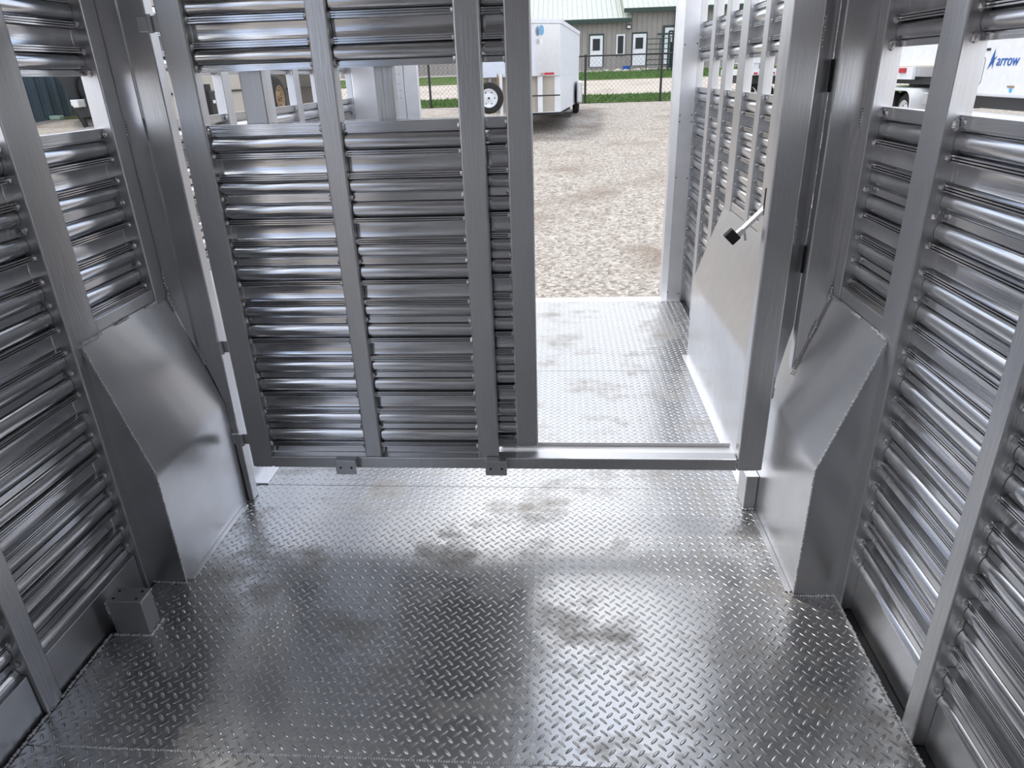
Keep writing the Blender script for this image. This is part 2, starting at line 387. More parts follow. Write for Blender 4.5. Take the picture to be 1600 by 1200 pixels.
# rear frame
wr = empty('wall_rear', (0, 0, 0), kind='structure')
bm = BM(); prism(bm, [(.797, 5.06, 0), (.897, 5.06, 0), (.897, 5.20, 0), (.757, 5.20, 0), (.757, 5.10, 0)], (0, 0, 2.5)); finish('corner_post', bm, M_BRIGHT, wr)
bm = BM()
for x, z in ((.81, 1.738), (.888, 1.743), (.806, 1.307), (.885, 1.308), (.806, 1.266), (.885, 1.263), (.806, .897), (.885, .890), (.80, .06), (.882, .05)):
    bm = BM(); cyl(bm, (x, 5.0585, z), (x, 5.062, z), .0045, 10); finish('screw', bm, M_DARK, wr)
bm = BM(); box(bm, -1.44, -1.27, 5.06, 5.20, 0, 2.5, .008); finish('corner_post', bm, M_BRIGHT, wr)

# folded rear door leaf standing inside the opening at the left
rd = empty('rear_door', (-1.13, 5.17, 0), 'pale aluminium rear door leaf standing by the left rear corner, seen through the gate slot', 'door')
bm = BM(); box(bm, -1.262, -1.09, 5.12, 5.17, .012, 2.2, .004); finish('leaf', bm, M_BRIGHT, rd)
bm = BM(); box(bm, -1.086, -.99, 5.12, 5.17, .012, 2.2, .006); finish('edge_post', bm, M_BRIGHT, rd)
bm = BM()
for z in (.3, .36, .9, .96, 1.47, 1.52, 1.56, 1.62, 1.9):
    for x in (-1.145, -1.118):
        bm = BM(); cyl(bm, (x, 5.117, z), (x, 5.1195, z), .006, 8); finish('bolt', bm, M_POST, rd)

# ------------------------------------------------------------------ wheel boxes
def wheel_box(xw, xi, zt, zb, y0, y1, label):
    s = 1 if xi > xw else -1
    root = empty('wheel_box', (xi, y0, 0), label, 'wheel cover')
    t = .004
    def poly(y, o=0): return [(xw-s*.004, y, zt+.002), (xi, y, zb), (xi, y, .0), (xw-s*.004, y, .0)]
    bm = BM()
    A = [Vector(p) for p in poly(y0)]; B = [Vector(p) for p in poly(y1)]
    # folded top and inner sheet as a thin shell with a soft bend
    prof = []
    n = 6
    for i in range(n+1):
        f = i/n
        # quadratic bend near the fold
        a = Vector((xi, 0, zb)).lerp(Vector((xw-s*.004, 0, zt+.002)), .05); c = Vector((xi, 0, zb-.025)); m_ = Vector((xi, 0, zb))
        q = a*(1-f)**2 + m_*2*f*(1-f) + c*f*f; prof.append((q.x, q.z))
    prof = [(xw-s*.004, zt+.002)] + prof + [(xi, .0)]
    va = [bm.verts.new((x, y0, z)) for x, z in prof]; vb = [bm.verts.new((x, y1, z)) for x, z in prof]
    vc = [bm.verts.new((x-s*.004, y0, z-.002 if i < 7 else z)) for i, (x, z) in enumerate(prof)]
    vd = [bm.verts.new((x-s*.004, y1, z-.002 if i < 7 else z)) for i, (x, z) in enumerate(prof)]
    for i in range(len(va)-1):
        bm.faces.new((va[i], va[i+1], vb[i+1], vb[i])); bm.faces.new((vc[i], vd[i], vd[i+1], vc[i+1]))
        bm.faces.new((va[i], vc[i], vc[i+1], va[i+1])); bm.faces.new((vb[i], vb[i+1], vd[i+1], vd[i]))
    bm.faces.new((va[0], vb[0], vd[0], vc[0])); bm.faces.new((va[-1], vc[-1], vd[-1], vb[-1]))
    finish('folded_cover', bm, M_SHEET, root, 30)
    for y, dy in ((y0+.004, .004), (y1-.008, .004)):
        bm = BM(); prism(bm, [(xw, y, zt-.004), (xi-s*.005, y, zb-.004), (xi-s*.005, y, 0), (xw, y, 0)], (0, dy, 0)); finish('end_plate', bm, M_SHEET, root)
    Beads(root).add((xw+s*.006, y0, zt-.012), (xi, y0, zb), .0042, .0065); Beads(root).add((xi, y0, zb), (xi, y0, .01), .0038, .0065)
    Beads(root).add((xw+s*.002, y0, .003), (xi, y0-.002, .003), .0055, .008)
    for a, b in ((y0+.01, y0+.10), (y0+.19, y0+.25), (y0+.36, y0+.42)):
        Beads(root).add((xw+s*.003, a, zt+.001), (xw+s*.003, b, zt+.001), .0045, .007)
    return root
wheel_box(XL, -1.318, .900, .447, 1.822, 3.92, 'sloped aluminium wheel cover along the left wall, left of the gate')
wheel_box(XR, .762, .900, .483, 1.822, 3.92, 'sloped aluminium wheel cover along the right wall, right of the gate')

# ------------------------------------------------------------------ jamb posts of the divider
jl = empty('hinge_post', (-1.34, 2.36, 0), 'tall square aluminium post the gate hinges hang on, left side', 'post')
bm = BM(); prism(bm, [(-1.385, 2.335, .705), (-1.385, 2.335, 2.35), (-1.290, 2.335, 2.35), (-1.290, 2.335, .001), (-1.3155, 2.335, .001), (-1.3155, 2.335, .45)], (0, .05, 0))
bmesh.ops.bevel(bm, geom=[e for e in bm.edges if abs(e.verts[0].co.x-e.verts[1].co.x) < .001], offset=.006, segments=2, affect='EDGES', profile=.5)
finish('tube', bm, M_POST, jl)
bm = BM(); prism(bm, [(-1.452, 2.325, 2.35), (-1.378, 2.325, 2.35), (-1.378, 2.325, .68), (-1.452, 2.325, .935)], (0, .006, 0)); finish('filler_plate', bm, M_SHEET, jl)
Beads(jl).add((-1.436, 2.322, .99), (-1.436, 2.322, .93), .006, .008); Beads(jl).add((-1.436, 2.322, .905), (-1.42, 2.322, .845), .0055, .008)
Beads(jl).add((-1.40, 2.33, .77), (-1.362, 2.333, .625), .006, .008)
Beads(jl).add((-1.44, 2.322, 1.50), (-1.44, 2.322, 1.43), .005, .008); Beads(jl).add((-1.386, 2.333, 1.50), (-1.386, 2.333, 1.44), .005, .008)
jr = empty('strike_post', (.85, 2.27, .57), 'tall flat aluminium post closing the gap to the right wall beside the gate', 'post')
bm = BM(); prism(bm, [(.803, 2.2545, 2.35), (.906, 2.2545, 2.35), (.906, 2.2545, .945), (.803, 2.2545, .625)], (0, .045, 0)); 
bmesh.ops.bevel(bm, geom=list(bm.edges), offset=.005, segments=2, affect='EDGES', profile=.5)
finish('tube', bm, M_POST, jr)
Beads(jr).add((.892, 2.249, .925), (.886, 2.249, .88), .005, .008); Beads(jr).add((.862, 2.249, .805), (.845, 2.249, .75), .005, .008)
Beads(jr).add((.895, 2.249, 1.47), (.895, 2.249, 1.42), .005, .008); Beads(jr).add((.815, 2.249, .66), (.80, 2.249, .615), .004, .008)

# ------------------------------------------------------------------ divider gate
G0, G1 = 2.232, 2.282
g = empty('divider_gate', (-1.205, 2.25, .229), 'hinged aluminium divider gate with slatted left half and open doorway at right', 'gate')
def stile(x0, x1, z0=.2775, z1=2.30, par=g, y0=G0, y1=G1, nm='stile', welds=True, sides=(1, 1)):
    bm = BM(); box(bm, x0, x1, y0, y1, z0, z1, .005)
    if welds:
        for z in tack_z(z0, 1.47, 1.448) + tack_z(1.64, 1.85, 1.839) + [1.462, 1.645]:
            for k, xx in enumerate((x0-.002, x1+.002)):
                if sides[k]: blob(bm, (xx, y0+.013, z+random.uniform(-.003, .003)), .0095, (.9, .8, 1.3))
        for xx in (x0+.012, x1-.012): blob(bm, (xx, y0+.006, z0+.003), .005)
        bead(bm, (x0+.01, y0+.003, z0+.001), (x1-.01, y0+.003, z0+.001), .003, .005)
    return finish(nm, bm, M_POST, par)
stile(-1.205, -1.123, .229, sides=(0, 1))
stile(-.751, -.687); stile(-.314, -.238, sides=(1, 0))
stile(.650, .741, .229, sides=(0, 0))
bm = BM(); box(bm, -1.1215, .6485, G0-.002, G1, .229, .277, .004)
bead(bm, (-1.12, G0-.002, .275), (-1.12, G0-.002, .262), .004, .005); bead(bm, (.645, G0-.002, .275), (.645, G0-.002, .262), .005, .006)
finish('bottom_rail', bm, M_POST, g)
bm = BM(); box(bm, -.235, .645, 2.284, 2.345, .262, .268, .001); box(bm, -.235, .645, 2.341, 2.345, .2685, .284, .001)
for x in (-.02, .26, .6): bead(bm, (x, 2.283, .27), (x+.04, 2.283, .27), .003, .005)
finish('door_track', bm, M_BRIGHT, g)
for x0, x1 in ((-1.1215, -.7525), (-.6855, -.3155)):
    slat_panel('slat_panel', M_SLATX, g, (x0, G1-.010, 0), (1, 0, 0), (0, -1, 0), x1-x0, .279, 1.479, 1.448, .030)
    slat_panel('slat_panel', M_SLATX, g, (x0, G1-.010, 0), (1, 0, 0), (0, -1, 0), x1-x0, 1.633, 1.866, 1.839, 0)
    slat_panel('slat_panel', M_SLATX, g, (x0, G1-.010, 0), (1, 0, 0), (0, -1, 0), x1-x0, 1.868, 2.29, 2.24, 0)
bm = BM(); box(bm, -1.1215, .6485, G0, G1, 2.2905, 2.335, .004); finish('top_rail', bm, M_POST, g)
for x in (-.861, -.286):
    bp = None
    bm = BM(); box(bm, x, x+.08, 2.193, 2.2295, .222, .283, .002); bp = finish('bump_block', bm, M_POST, g)
    for dx in (.02, .062):
        bm = BM(); cyl(bm, (x+dx, 2.1915, .252), (x+dx, 2.1925, .252), .0045, 10); finish('bolt_hole', bm, M_BLACK, bp)
# flange beside the right stile, bottom cut to clear the wheel box
bm = BM()
pts = []
for i in range(7):
    t = i/6; a = t*pi/2
    pts.append((.7425+.062*t, 2.262+.040*sin(a)))
rows = []
for (x, y) in pts:
    zb = .50+(x-.745)*4.6
    rows.append([bm.verts.new((x, y, zb)), bm.verts.new((x, y, 2.30)), bm.verts.new((x, y+.005, zb)), bm.verts.new((x, y+.005, 2.30))])
for a, b in zip(rows, rows[1:]):
    bm.faces.new((a[0], b[0], b[1], a[1])); bm.faces.new((a[2], a[3], b[3], b[2])); bm.faces.new((a[0], a[2], b[2], b[0])); bm.faces.new((a[1], b[1], b[3], a[3]))
bm.faces.new((rows[0][0], rows[0][1], rows[0][3], rows[0][2])); bm.faces.new((rows[-1][0], rows[-1][2], rows[-1][3], rows[-1][1]))
finish('latch_flange', bm, M_SHEET, g)
for z in (1.72, 1.15, .60): Beads(g).add((.745, 2.245, z), (.745, 2.245, z-.075), .0055, .008)
bm = BM()
for z in (1.52, .965):
    bm = BM(); box(bm, .797, .8025, 2.284, 2.296, z, z+.09, .001); finish('latch_slot', bm, M_BLACK, g)
for z in (.308, .695, 1.75):
    bm = BM(); box(bm, -1.289, -1.206, 2.27, 2.282, z, z+.045, .003); cyl(bm, (-1.247, 2.268, z-.003), (-1.247, 2.268, z+.048), .009, 12)
    finish('hinge', bm, M_POST, g)
# latch handle behind the right stile
lh = BM()
bar(lh, (.70, 2.42, 1.165), (.625, 2.42, 1.085), .034, .012, .002); bar(lh, (.627, 2.42, 1.085), (.596, 2.42, 1.055), .026, .02, .003)
bar(lh, (.70, 2.30, 1.15), (.70, 2.43, 1.15), .02)
h = finish('latch_handle', lh, M_BRIGHT, g)
bm = BM(); bar(bm, (.604, 2.42, 1.075), (.578, 2.42, 1.048), .032, .045, .004); finish('rubber_grip', bm, M_BLACK, h)
bm = BM(); box(bm, .683, .697, 2.40, 2.414, 1.135, 1.225, .002); finish('latch_strip', bm, M_BLACK, g)
bm = BM(); bar(bm, (.632, 2.43, 1.085), (.640, 2.43, 1.045), .008); finish('latch_pin', bm, M_POST, g)

# sliding door hanging behind the gate
D0, D1 = 2.300, 2.340
sd = empty('sliding_door', (-.5, 2.32, .285), 'narrow slatted sliding door slid left behind the divider gate', 'door')
for a, b in ((-1.015, -.940), (-.582, -.522), (-.172, -.091)):
    stile(a, b, .287, 2.28, sd, D0, D1, 'door_stile', sides=(0, 0) if a < -.2 else (1, 0))
for x0, x1 in ((-.939, -.583), (-.521, -.173)):
    slat_panel('slat_panel', M_SLATX, sd, (x0, D1-.008, 0), (1, 0, 0), (0, -1, 0), x1-x0, .30, 1.479, 1.448, .030)
    slat_panel('slat_panel', M_SLATX, sd, (x0, D1-.008, 0), (1, 0, 0), (0, -1, 0), x1-x0, 1.635, 2.27, 1.839, 0)
    bm = BM(); box(bm, x0, x1, D0, D1, .287, .299, .001); finish('door_rail', bm, M_POST, sd)

# floor blocks
fb = empty('stop_block', (-1.375, 1.606, 0), 'square aluminium stop block welded to floor at left wall, four screw holes on top', 'block')
bm = BM(); box(bm, -1.4245, -1.311, 1.577, 1.636, .001, .132, .002); finish('body', bm, M_POST, fb)
bm = BM(); box(bm, -1.4245, -1.307, 1.573, 1.640, .1325, .139, .002); tp = finish('top_plate', bm, M_POST, fb)
bm = BM()
for x in (-1.405, -1.33):
    for y in (1.588, 1.622):
        bm = BM(); cyl(bm, (x, y, .1392), (x, y, .1400), .0045, 10); finish('screw_hole', bm, M_BLACK, tp)
bm = BM(); bead(bm, (-1.424, 1.572, .003), (-1.306, 1.572, .003), .006, .008); bead(bm, (-1.306, 1.572, .003), (-1.306, 1.64, .003), .006, .008); bead(bm, (-1.425, 1.575, .13), (-1.425, 1.575, .09), .004, .006)
finish('weld_bead', bm, M_WELD, fb)
lb = empty('catch_block', (.757, 2.37, 0), 'small upright aluminium catch block under the right corner of the gate', 'block')
bm = BM(); box(bm, .716, .7605, 2.315, 2.42, .001, .150, .003); finish('body', bm, M_POST, lb)
bm = BM(); box(bm, .712, .7605, 2.31, 2.425, .1505, .155, .001); finish('top_plate', bm, M_BRIGHT, lb)
Beads(lb).add((.716, 2.311, .004), (.76, 2.311, .004), .006, .008)

# ------------------------------------------------------------------ OUTSIDE ground
def zg(y): return -.5 if y < 5 else -.5+.051*(y-5)
def strip(name, y0, y1, mat, x0=-60, x1=60, dz=0, kind='structure', parent=None):
    bm = BM(); ys = [y0] + ([5.0] if y0 < 5 < y1 else []) + [y1]; xs = [x0, x1]
    rows = [[bm.verts.new((x, y, zg(y)+dz)) for x in xs] for y in ys]
    for a, b in zip(rows, rows[1:]): bm.faces.new((a[0], a[1], b[1], b[0]))
    o = finish(name, bm, mat, parent)
    for f in o.data.polygons:
        if f.normal.z < 0: f.flip()
    return tag(o, kind=kind)
strip('ground', -40, 120, M_GRAVEL)
strip('road', 29.2, 37.6, M_ROAD, dz=.012)
strip('verge', 26.0, 29.2, M_GRASS, dz=.016)
strip('bank', 37.6, 44.6, M_GRASS, dz=.016)
strip('pad', 44.8, 47.0, M_PAD, dz=.02)
def blades(name, label, y0, y1, x0, x1, n, h):
    bm = BM()
    for i in range(n):
        x, y = random.uniform(x0, x1), random.uniform(y0, y1); z = zg(y)+.01; a = random.uniform(0, pi); w = .012+random.random()*.02; hh = h*random.uniform(.5, 1.2)
        dx, dy = cos(a)*w, sin(a)*w; lx, ly = random.uniform(-.04, .04), random.uniform(-.04, .04)
        bm.faces.new([bm.verts.new((x-dx, y-dy, z)), bm.verts.new((x+dx, y+dy, z)), bm.verts.new((x+lx, y+ly, z+hh))])
    o = finish(name, bm, M_BLADE); tag(o, label, 'grass', kind='stuff')
blades('grass', 'short green grass growing along the chain link fence', 26.0, 29.0, -8, 12, 9000, .10)
blades('grass', 'green grass on the bank below the grey building', 38, 44.4, -3, 16, 7000, .18)
def rock(x, y, r, lab):
    bm = BM(); g_ = bmesh.ops.create_icosphere(bm, subdivisions=2, radius=r)
    for v in g_['verts']: v.co = Vector((v.co.x*1.3, v.co.y, v.co.z*.7))*random.uniform(.85, 1.15)
    o = finish('rock', bm, M_ROCK, None, 60, (x, y, zg(y)+r*.35)); tag(o, lab, 'rock', 'pale rocks along the bank')
ORD = 'first second third fourth fifth sixth seventh eighth ninth tenth eleventh twelfth thirteenth'.split()
for i in range(13):
    rock(1.0+i*.55+random.uniform(-.06, .06), 43.9+random.uniform(-.3, .3), random.uniform(.10, .2), '%s pale rock from the left in the row edging the grass bank' % ORD[i])

# ------------------------------------------------------------------ chain link fence
FY = 26.0
fe = empty('chain_link_fence', (0, FY, zg(FY)), 'black chain link fence running between the gravel lot and the road', 'fence')
FX = [-12.4, -8.5, -4.62, .83, 3.42, 7.3, 11.2, 15.1]
for x in FX:
    bm = BM(); cyl(bm, (x, FY, zg(FY)-.1), (x, FY, zg(FY)+1.55), .04, 10); finish('fence_post', bm, M_DARK, fe)
bm = BM(); cyl(bm, (FX[0], FY, zg(FY)+1.5), (FX[-1], FY, zg(FY)+1.5), .025, 8); finish('top_rail', bm, M_DARK, fe)
bm = BM()
H = 1.42; x = FX[0]; st = .15
def wire(a, b, r=.0022):
    a, b = Vector(a), Vector(b); d = (b-a).normalized(); s = d.cross(Vector((0, 1, 0))).normalized()*r
    bm.faces.new([bm.verts.new(a+s), bm.verts.new(b+s), bm.verts.new(b-s+Vector((0, r, 0))), bm.verts.new(a-s+Vector((0, r, 0)))])
while x < FX[-1]-H:
    wire((x, FY, zg(FY)+.05), (x+H, FY, zg(FY)+.05+H)); wire((x+H, FY, zg(FY)+.05), (x, FY, zg(FY)+.05+H)); x += st
finish('wire_mesh', bm, M_DARK, fe)

# ------------------------------------------------------------------ grey building
BY = 47.0; zp = 1.83
b = empty('building', (3, BY, zp), 'long grey metal building with pale roofs and white doors', 'building')
bm = BM(); box(bm, -14, 4.10, BY, BY+8, zp-.3, 4.50); finish('wall', bm, M_SIDING, b)
bm = BM(); box(bm, 4.102, 22, BY-.02, BY+10, zp-.3, 4.90); finish('wall', bm, M_SIDING, b)
bm = BM(); prism(bm, [(-14.3, BY-.5, 4.30), (-14.3, BY-.5, 4.44), (-14.3, BY+9, 8.3), (-14.3, BY+9, 8.15)], (18.5, 0, 0)); finish('roof', bm, M_ROOF, b)
bm = BM(); prism(bm, [(3.72, BY-.55, 4.80), (3.72, BY-.55, 4.94), (3.72, BY+9, 9.0), (3.72, BY+9, 8.86)], (18.6, 0, 0)); finish('roof', bm, M_ROOF, b)
bm = BM(); box(bm, -14.3, 4.2, BY-.56, BY-.505, 4.20, 4.42); finish('fascia', bm, M_GREEN, b)
bm = BM(); box(bm, 3.72, 22.3, BY-.61, BY-.555, 4.70, 4.92); finish('fascia', bm, M_GREEN, b)
def bdoor(x0, x1, z0, z1, gx0, gx1, gz0, gz1):
    bm = BM(); box(bm, x0, x1, BY-.09, BY-.03, z0, z1); d = finish('door', bm, M_WHITE, b)
    bm = BM(); box(bm, x0-.07, x1+.07, BY-.08, BY-.025, z0, z1+.10); finish('door_frame', bm, M_GREEN, d)
    bm = BM(); box(bm, gx0, gx1, BY-.10, BY-.091, gz0, gz1); finish('pane', bm, M_GLASS, d)
    bm = BM(); cyl(bm, (x0+.08, BY-.15, z0+.95), (x0+.08, BY-.091, z0+.95), .03, 8); finish('door_handle', bm, M_RIM, d)
bdoor(1.76, 2.53, zp, 3.55, 1.92, 2.36, 2.73, 3.38); bdoor(4.36, 5.15, zp, 3.56, 4.51, 4.97, 2.75, 3.36)
for x0, x1 in ((3.35, 3.87), (.62, 1.12)):
    bm = BM(); box(bm, x0, x1, BY-.08, BY-.03, 2.42, 3.58); w = finish('window', bm, M_WHITE, b)
    bm = BM(); box(bm, x0+.09, x1-.09, BY-.09, BY-.081, 2.52, 3.49); finish('pane', bm, M_GLASS, w)
bm = BM(); box(bm, 6.25, 8.6, BY-.09, BY-.03, zp, 3.85); finish('door', bm, M_WHITE, b)
bm = BM(); box(bm, 6.13, 6.249, BY-.11, BY-.03, zp, 3.97); box(bm, 6.25, 8.7, BY-.11, BY-.03, 3.851, 3.97); finish('door_frame', bm, M_GREEN, b)
bm = BM(); box(bm, 3.93, 4.2, BY-.28, BY-.022, 3.86, 4.08, .02); f_ = finish('wall_light', bm, M_GREEN, b)
bm = BM(); box(bm, 3.97, 4.16, BY-.30, BY-.281, 3.89, 4.02); finish('lens', bm, M_WHITE, f_)
bm = BM(); cyl(bm, (6.80, BY-.25, zp), (6.80, BY-.25, 4.75), .045, 8); finish('downpipe', bm, M_GREEN, b)
bm = BM(); box(bm, 5.75, 7.4, BY-.6, BY-.5, 3.44, 3.54); finish('awning_rail', bm, M_GREEN, b)
tub = BM(); lathe(tub, (3.96, 46.2, zg(46.2)+.02), (0, 0, 1), [(0, .001), (0, .2), (.2, .25), (.2, .23), (.03, .18), (.03, .001)], 20)
tag(finish('tub', tub, M_BLUE), 'blue plastic tub on the pad in front of the grey building', 'tub')
pg = empty('pipe_gate', (5.6, 43, zg(43)), 'green pipe livestock gate panels in front of the grey building', 'gate')
zz = zg(43)
def gframe(x0, x1, y, z0, z1, nr, r=.028, cols=()):
    bm = BM()
    for x in (x0, x1, *cols): cyl(bm, (x, y, z0), (x, y, z1), r, 8)
    for i in range(nr): z = z0+.12+(z1-z0-.12)*i/(nr-1); cyl(bm, (x0, y, z), (x1, y, z), r*.8, 8)
    finish('panel', bm, M_GREEN, pg)
gframe(4.78, 6.05, 43, zz, 3.13, 7, cols=(5.5,)); gframe(6.0, 7.6, 43.25, zz, 3.2, 7)
bm = BM()
for x in (6.02, 6.25, 6.5): cyl(bm, (x, 43.4, zz), (x, 43.4, 3.5), .05, 8)
cyl(bm, (6.02, 43.4, 3.5), (6.9, 43.4, 3.45), .05, 8); box(bm, 6.1, 7.8, 43.45, 43.5, zz+.2, 2.95)
finish('chute', bm, M_GREEN, pg)

# ------------------------------------------------------------------ vehicles outside
def wheel(name, parent, c, ax, R, w, rim, n=32, holes=8, label=None):
    """outer face looks along ax"""
    bm = BM(); ax = Vector(ax).normalized()
    ri = R*.60
    lathe(bm, c, ax, [(0, ri), (.0, R*.72), (-.015, R*.92), (-.05, R), (-w+.05, R), (-w+.015, R*.92), (-w, R*.72), (-w, ri), (0, ri)], n)
    t = finish(name, bm, M_TIRE, parent, 30)
    bm = BM()
    lathe(bm, c, ax, [(.004, ri), (.004, ri*.93), (-.03, ri*.85), (-.05, ri*.6), (-.035, ri*.42), (-.035, .001)], n)
    lathe(bm, c, ax, [(-.034, ri*.22), (.02, ri*.2), (.02, .001)], 16)
    s = Vector((0, 0, 1)) if abs(ax.z) < .9 else Vector((1, 0, 0)); x = ax.cross(s).normalized(); y = ax.cross(x)
    for i in range(holes):
        a = 2*pi*i/holes; p = Vector(c)+(x*cos(a)+y*sin(a))*ri*.72
        cyl(bm, p-ax*.060, p-ax*.040, ri*.11, 10, mi=1)
    cyl(bm, Vector(c)+ax*.021, Vector(c)+ax*.024, ri*.12, 10, mi=1)
    finish('rim', bm, [rim, M_BLACK], t, 30)
    return t
def full_wheel(parent, c, ax, R, w, rim, holes=8):
    return wheel('wheel', parent, c, ax, R, w, rim, holes=holes)
# cargo trailer with a gooseneck-like nose
zt = zg(18)
ct = empty('cargo_trailer', (-.3, 18.2, zt), 'white and silver enclosed cargo trailer parked on gravel by the fence', 'trailer')
body = BM()
zb_, zt_ = zt+.50, 2.42
def nose(z): return [(-2.35, 18.6, z), (-2.1, 18.05, z), (-.62, 17.9, z), (-.02, 18.3, z), (.56, 24.2, z), (-2.1, 24.6, z)]
prism(body, nose(1.53), (0, 0, 1.12)); finish('upper_body', body, M_WHITE, ct)
bm = BM(); prism(bm, [(-2.36, 18.6, 2.652), (-2.1, 18.02, 2.652), (-.62, 17.87, 2.652), (0, 18.28, 2.652), (.59, 24.2, 2.652), (-2.1, 24.65, 2.652)], (0, 0, .09)); finish('roof', bm, M_WHITE, ct)
bm = BM(); prism(bm, [(-2.1, 18.05, 1.535), (-.62, 17.895, 1.535), (-.03, 18.29, 1.535), (-.03, 18.282, 1.535), (-.62, 17.885, 1.535), (-2.1, 18.04, 1.535)], (0, 0, 1.1)); finish('stone_guard', bm, M_SHEET, ct)
bm = BM(); prism(bm, [(-.85, 18.05, .70), (-.02, 18.32, .70), (.56, 24.2, .70), (-.85, 24.4, .70)], (0, 0, .829)); finish('side_wall', bm, M_WHITE, ct)
bm = BM(); prism(bm, [(-.85, 18.3, .72), (-.06, 18.33, .72), (-.06, 18.31, .72), (-.85, 18.03, .72)], (0, 0, .80)); finish('front_panel', bm, M_TAN, ct)
bm = BM(); box(bm, -.57, -.45, 17.99, 18.03, .72, 1.52); finish('jack_post', bm, M_WHITE, ct)
bm = BM(); box(bm, -.80, -.03, 17.98, 18.01, 1.08, 1.11); finish('strap', bm, M_DARK, ct)
bm = BM(); box(bm, -.40, -.17, 17.93, 17.96, 1.55, 1.60); finish('marker_light', bm, M_RED, ct)
for z, q, mm in ((2.50, 1, plain('faded_blue_decal', (.16, .36, .55), .5)), (2.28, .55, M_SHEET)):
    bm = BM(); lathe(bm, (-.46, 17.895, z), (.2, -1, 0), [(0, .11*q), (.012, .11*q), (.012, .001)], 20)
    for v in bm.verts: v.co.x = -.46+(v.co.x+.46)*.55
    finish('decal', bm, mm, ct)
bm = BM(); box(bm, .02, .25, 19.1, 24.0, .52, .66); finish('frame_rail', bm, M_DARK, ct)
bm = BM(); box(bm, -.9, .08, 18.32, 18.45, .64, .69); finish('frame_rail', bm, M_DARK, ct)
bm = BM(); box(bm, .46, .62, 22.2, 24.0, .72, 1.35, .05); finish('fender', bm, M_SHEET, ct)
full_wheel(ct, (.55, 23.1, zg(23.1)+.33), (1, 0, 0), .33, .2, M_RIM)
for x in (-1.74,):
    full_wheel(ct, (x, 17.75, 1.08), (.12, -1, 0), .355, .2, M_WHITE, 6)
bm = BM(); bar(bm, (-1.74, 17.95, 1.08), (-1.74, 18.3, 1.6), .06); finish('spare_bracket', bm, M_WHITE, ct)
bm = BM(); bar(bm, (-1.45, 17.9, 1.6), (-1.45, 17.9, zg(17.9)), .07); finish('jack_leg', bm, M_WHITE, ct)
bm = BM(); box(bm, -1.62, -1.28, 17.8, 18.0, zg(17.9), zg(17.9)+.04); finish('jack_foot', bm, M_DARK, ct)
bm = BM(); box(bm, -1.9, -.86, 18.5, 21.6, .70, 1.53); finish('cabinet', bm, M_TAN, ct)
bm = BM(); cyl(bm, (-1.52, 17.84, 1.60), (-1.52, 17.84, 1.25), .018, 6); finish('safety_chain', bm, M_RUST, ct)

# flatbed trailer right, seen through the wall slot
def flatbed(x0, y0, y1, zd, label, w=2.4, duals=True):
    t = empty('flatbed_trailer', (x0, y0, zg(y0)), label, 'trailer'); z0 = zg((y0+y1)/2)
    bm = BM(); box(bm, x0, x0+w, y0, y1, zd-.22, zd-.03); finish('side_rail', bm, M_SHEET, t)
    bm = BM(); box(bm, x0, x0+w, y0, y1, zd-.029, zd); finish('deck', bm, M_WOOD, t)
    return t, z0
t, z0 = flatbed(8.0, 16.2, 19.2, 1.48, 'flatbed trailer with timber deck and dark tandem wheels seen through right wall slot')
bm = BM(); box(bm, 8.0, 10.4, 19.201, 19.26, 1.20, 1.48); finish('rear_bumper', bm, M_WHITE, t)
# the end that faces the photograph: tail lamps along the rail
bm = BM(); box(bm, 7.93, 7.998, 17.55, 19.25, 1.20, 1.46); finish('lamp_rail', bm, M_WHITE, t)
for y in (18.75, 18.05):
    bm = BM(); box(bm, 7.90, 7.929, y-.17, y+.17, 1.34, 1.44); finish('tail_lamp', bm, M_RED, t)
    full_wheel(t, (7.98, y+.0 if y > 18.7 else y-.25, .52), (-1, 0, 0), .40, .26, M_WHITE)
    full_wheel(t, (8.30, y+.0 if y > 18.7 else y-.25, .52), (-1, 0, 0), .40, .26, M_WHITE)
o_ = [(19.6, 1.02), (17.45, 1.02)] + [(17.45-.35*sin(a*pi/12), .67+.35*cos(a*pi/12)) for a in range(1, 7)] + [(17.10, .35)]
i_ = [(17.15, .35)] + [(17.45-.30*sin(a*pi/12), .67+.30*cos(a*pi/12)) for a in range(6, 0, -1)] + [(17.45, .97), (19.6, .97)]
bm = BM(); prism(bm, [(7.80, y, z) for y, z in o_+i_], (.7, 0, 0)); finish('fender', bm, M_WHITE, t)
bm = BM(); box(bm, 7.95, 8.4, 16.2, 16.9, .70, .95, .02); finish('tool_box', bm, M_SHEET, t)
bm = BM(); box(bm, 8.6, 10.2, 16.4, 19.1, .62, 1.25); box(bm, 8.1, 8.599, 16.9, 19.1, 1.1, 1.25); finish('chassis', bm, M_DARK, t)
# stack of lumber on that deck
lm = BM(); box(lm, 8.3, 9.8, 17.0, 20.6, 1.481, 1.95)
lo = finish('lumber_pack', lm, M_WHITE); tag(lo, 'white wrapped lumber pack lying on the flatbed deck, dark strap at its end', 'lumber pack')
bm = BM(); box(bm, 8.27, 8.298, 20.05, 20.5, 1.50, 1.94); o = finish('end_wrap', bm, M_TAN, lo)
bm = BM(); box(bm, 8.26, 8.269, 19.9, 20.0, 1.48, 1.95); finish('strap', bm, M_DARK, lo)

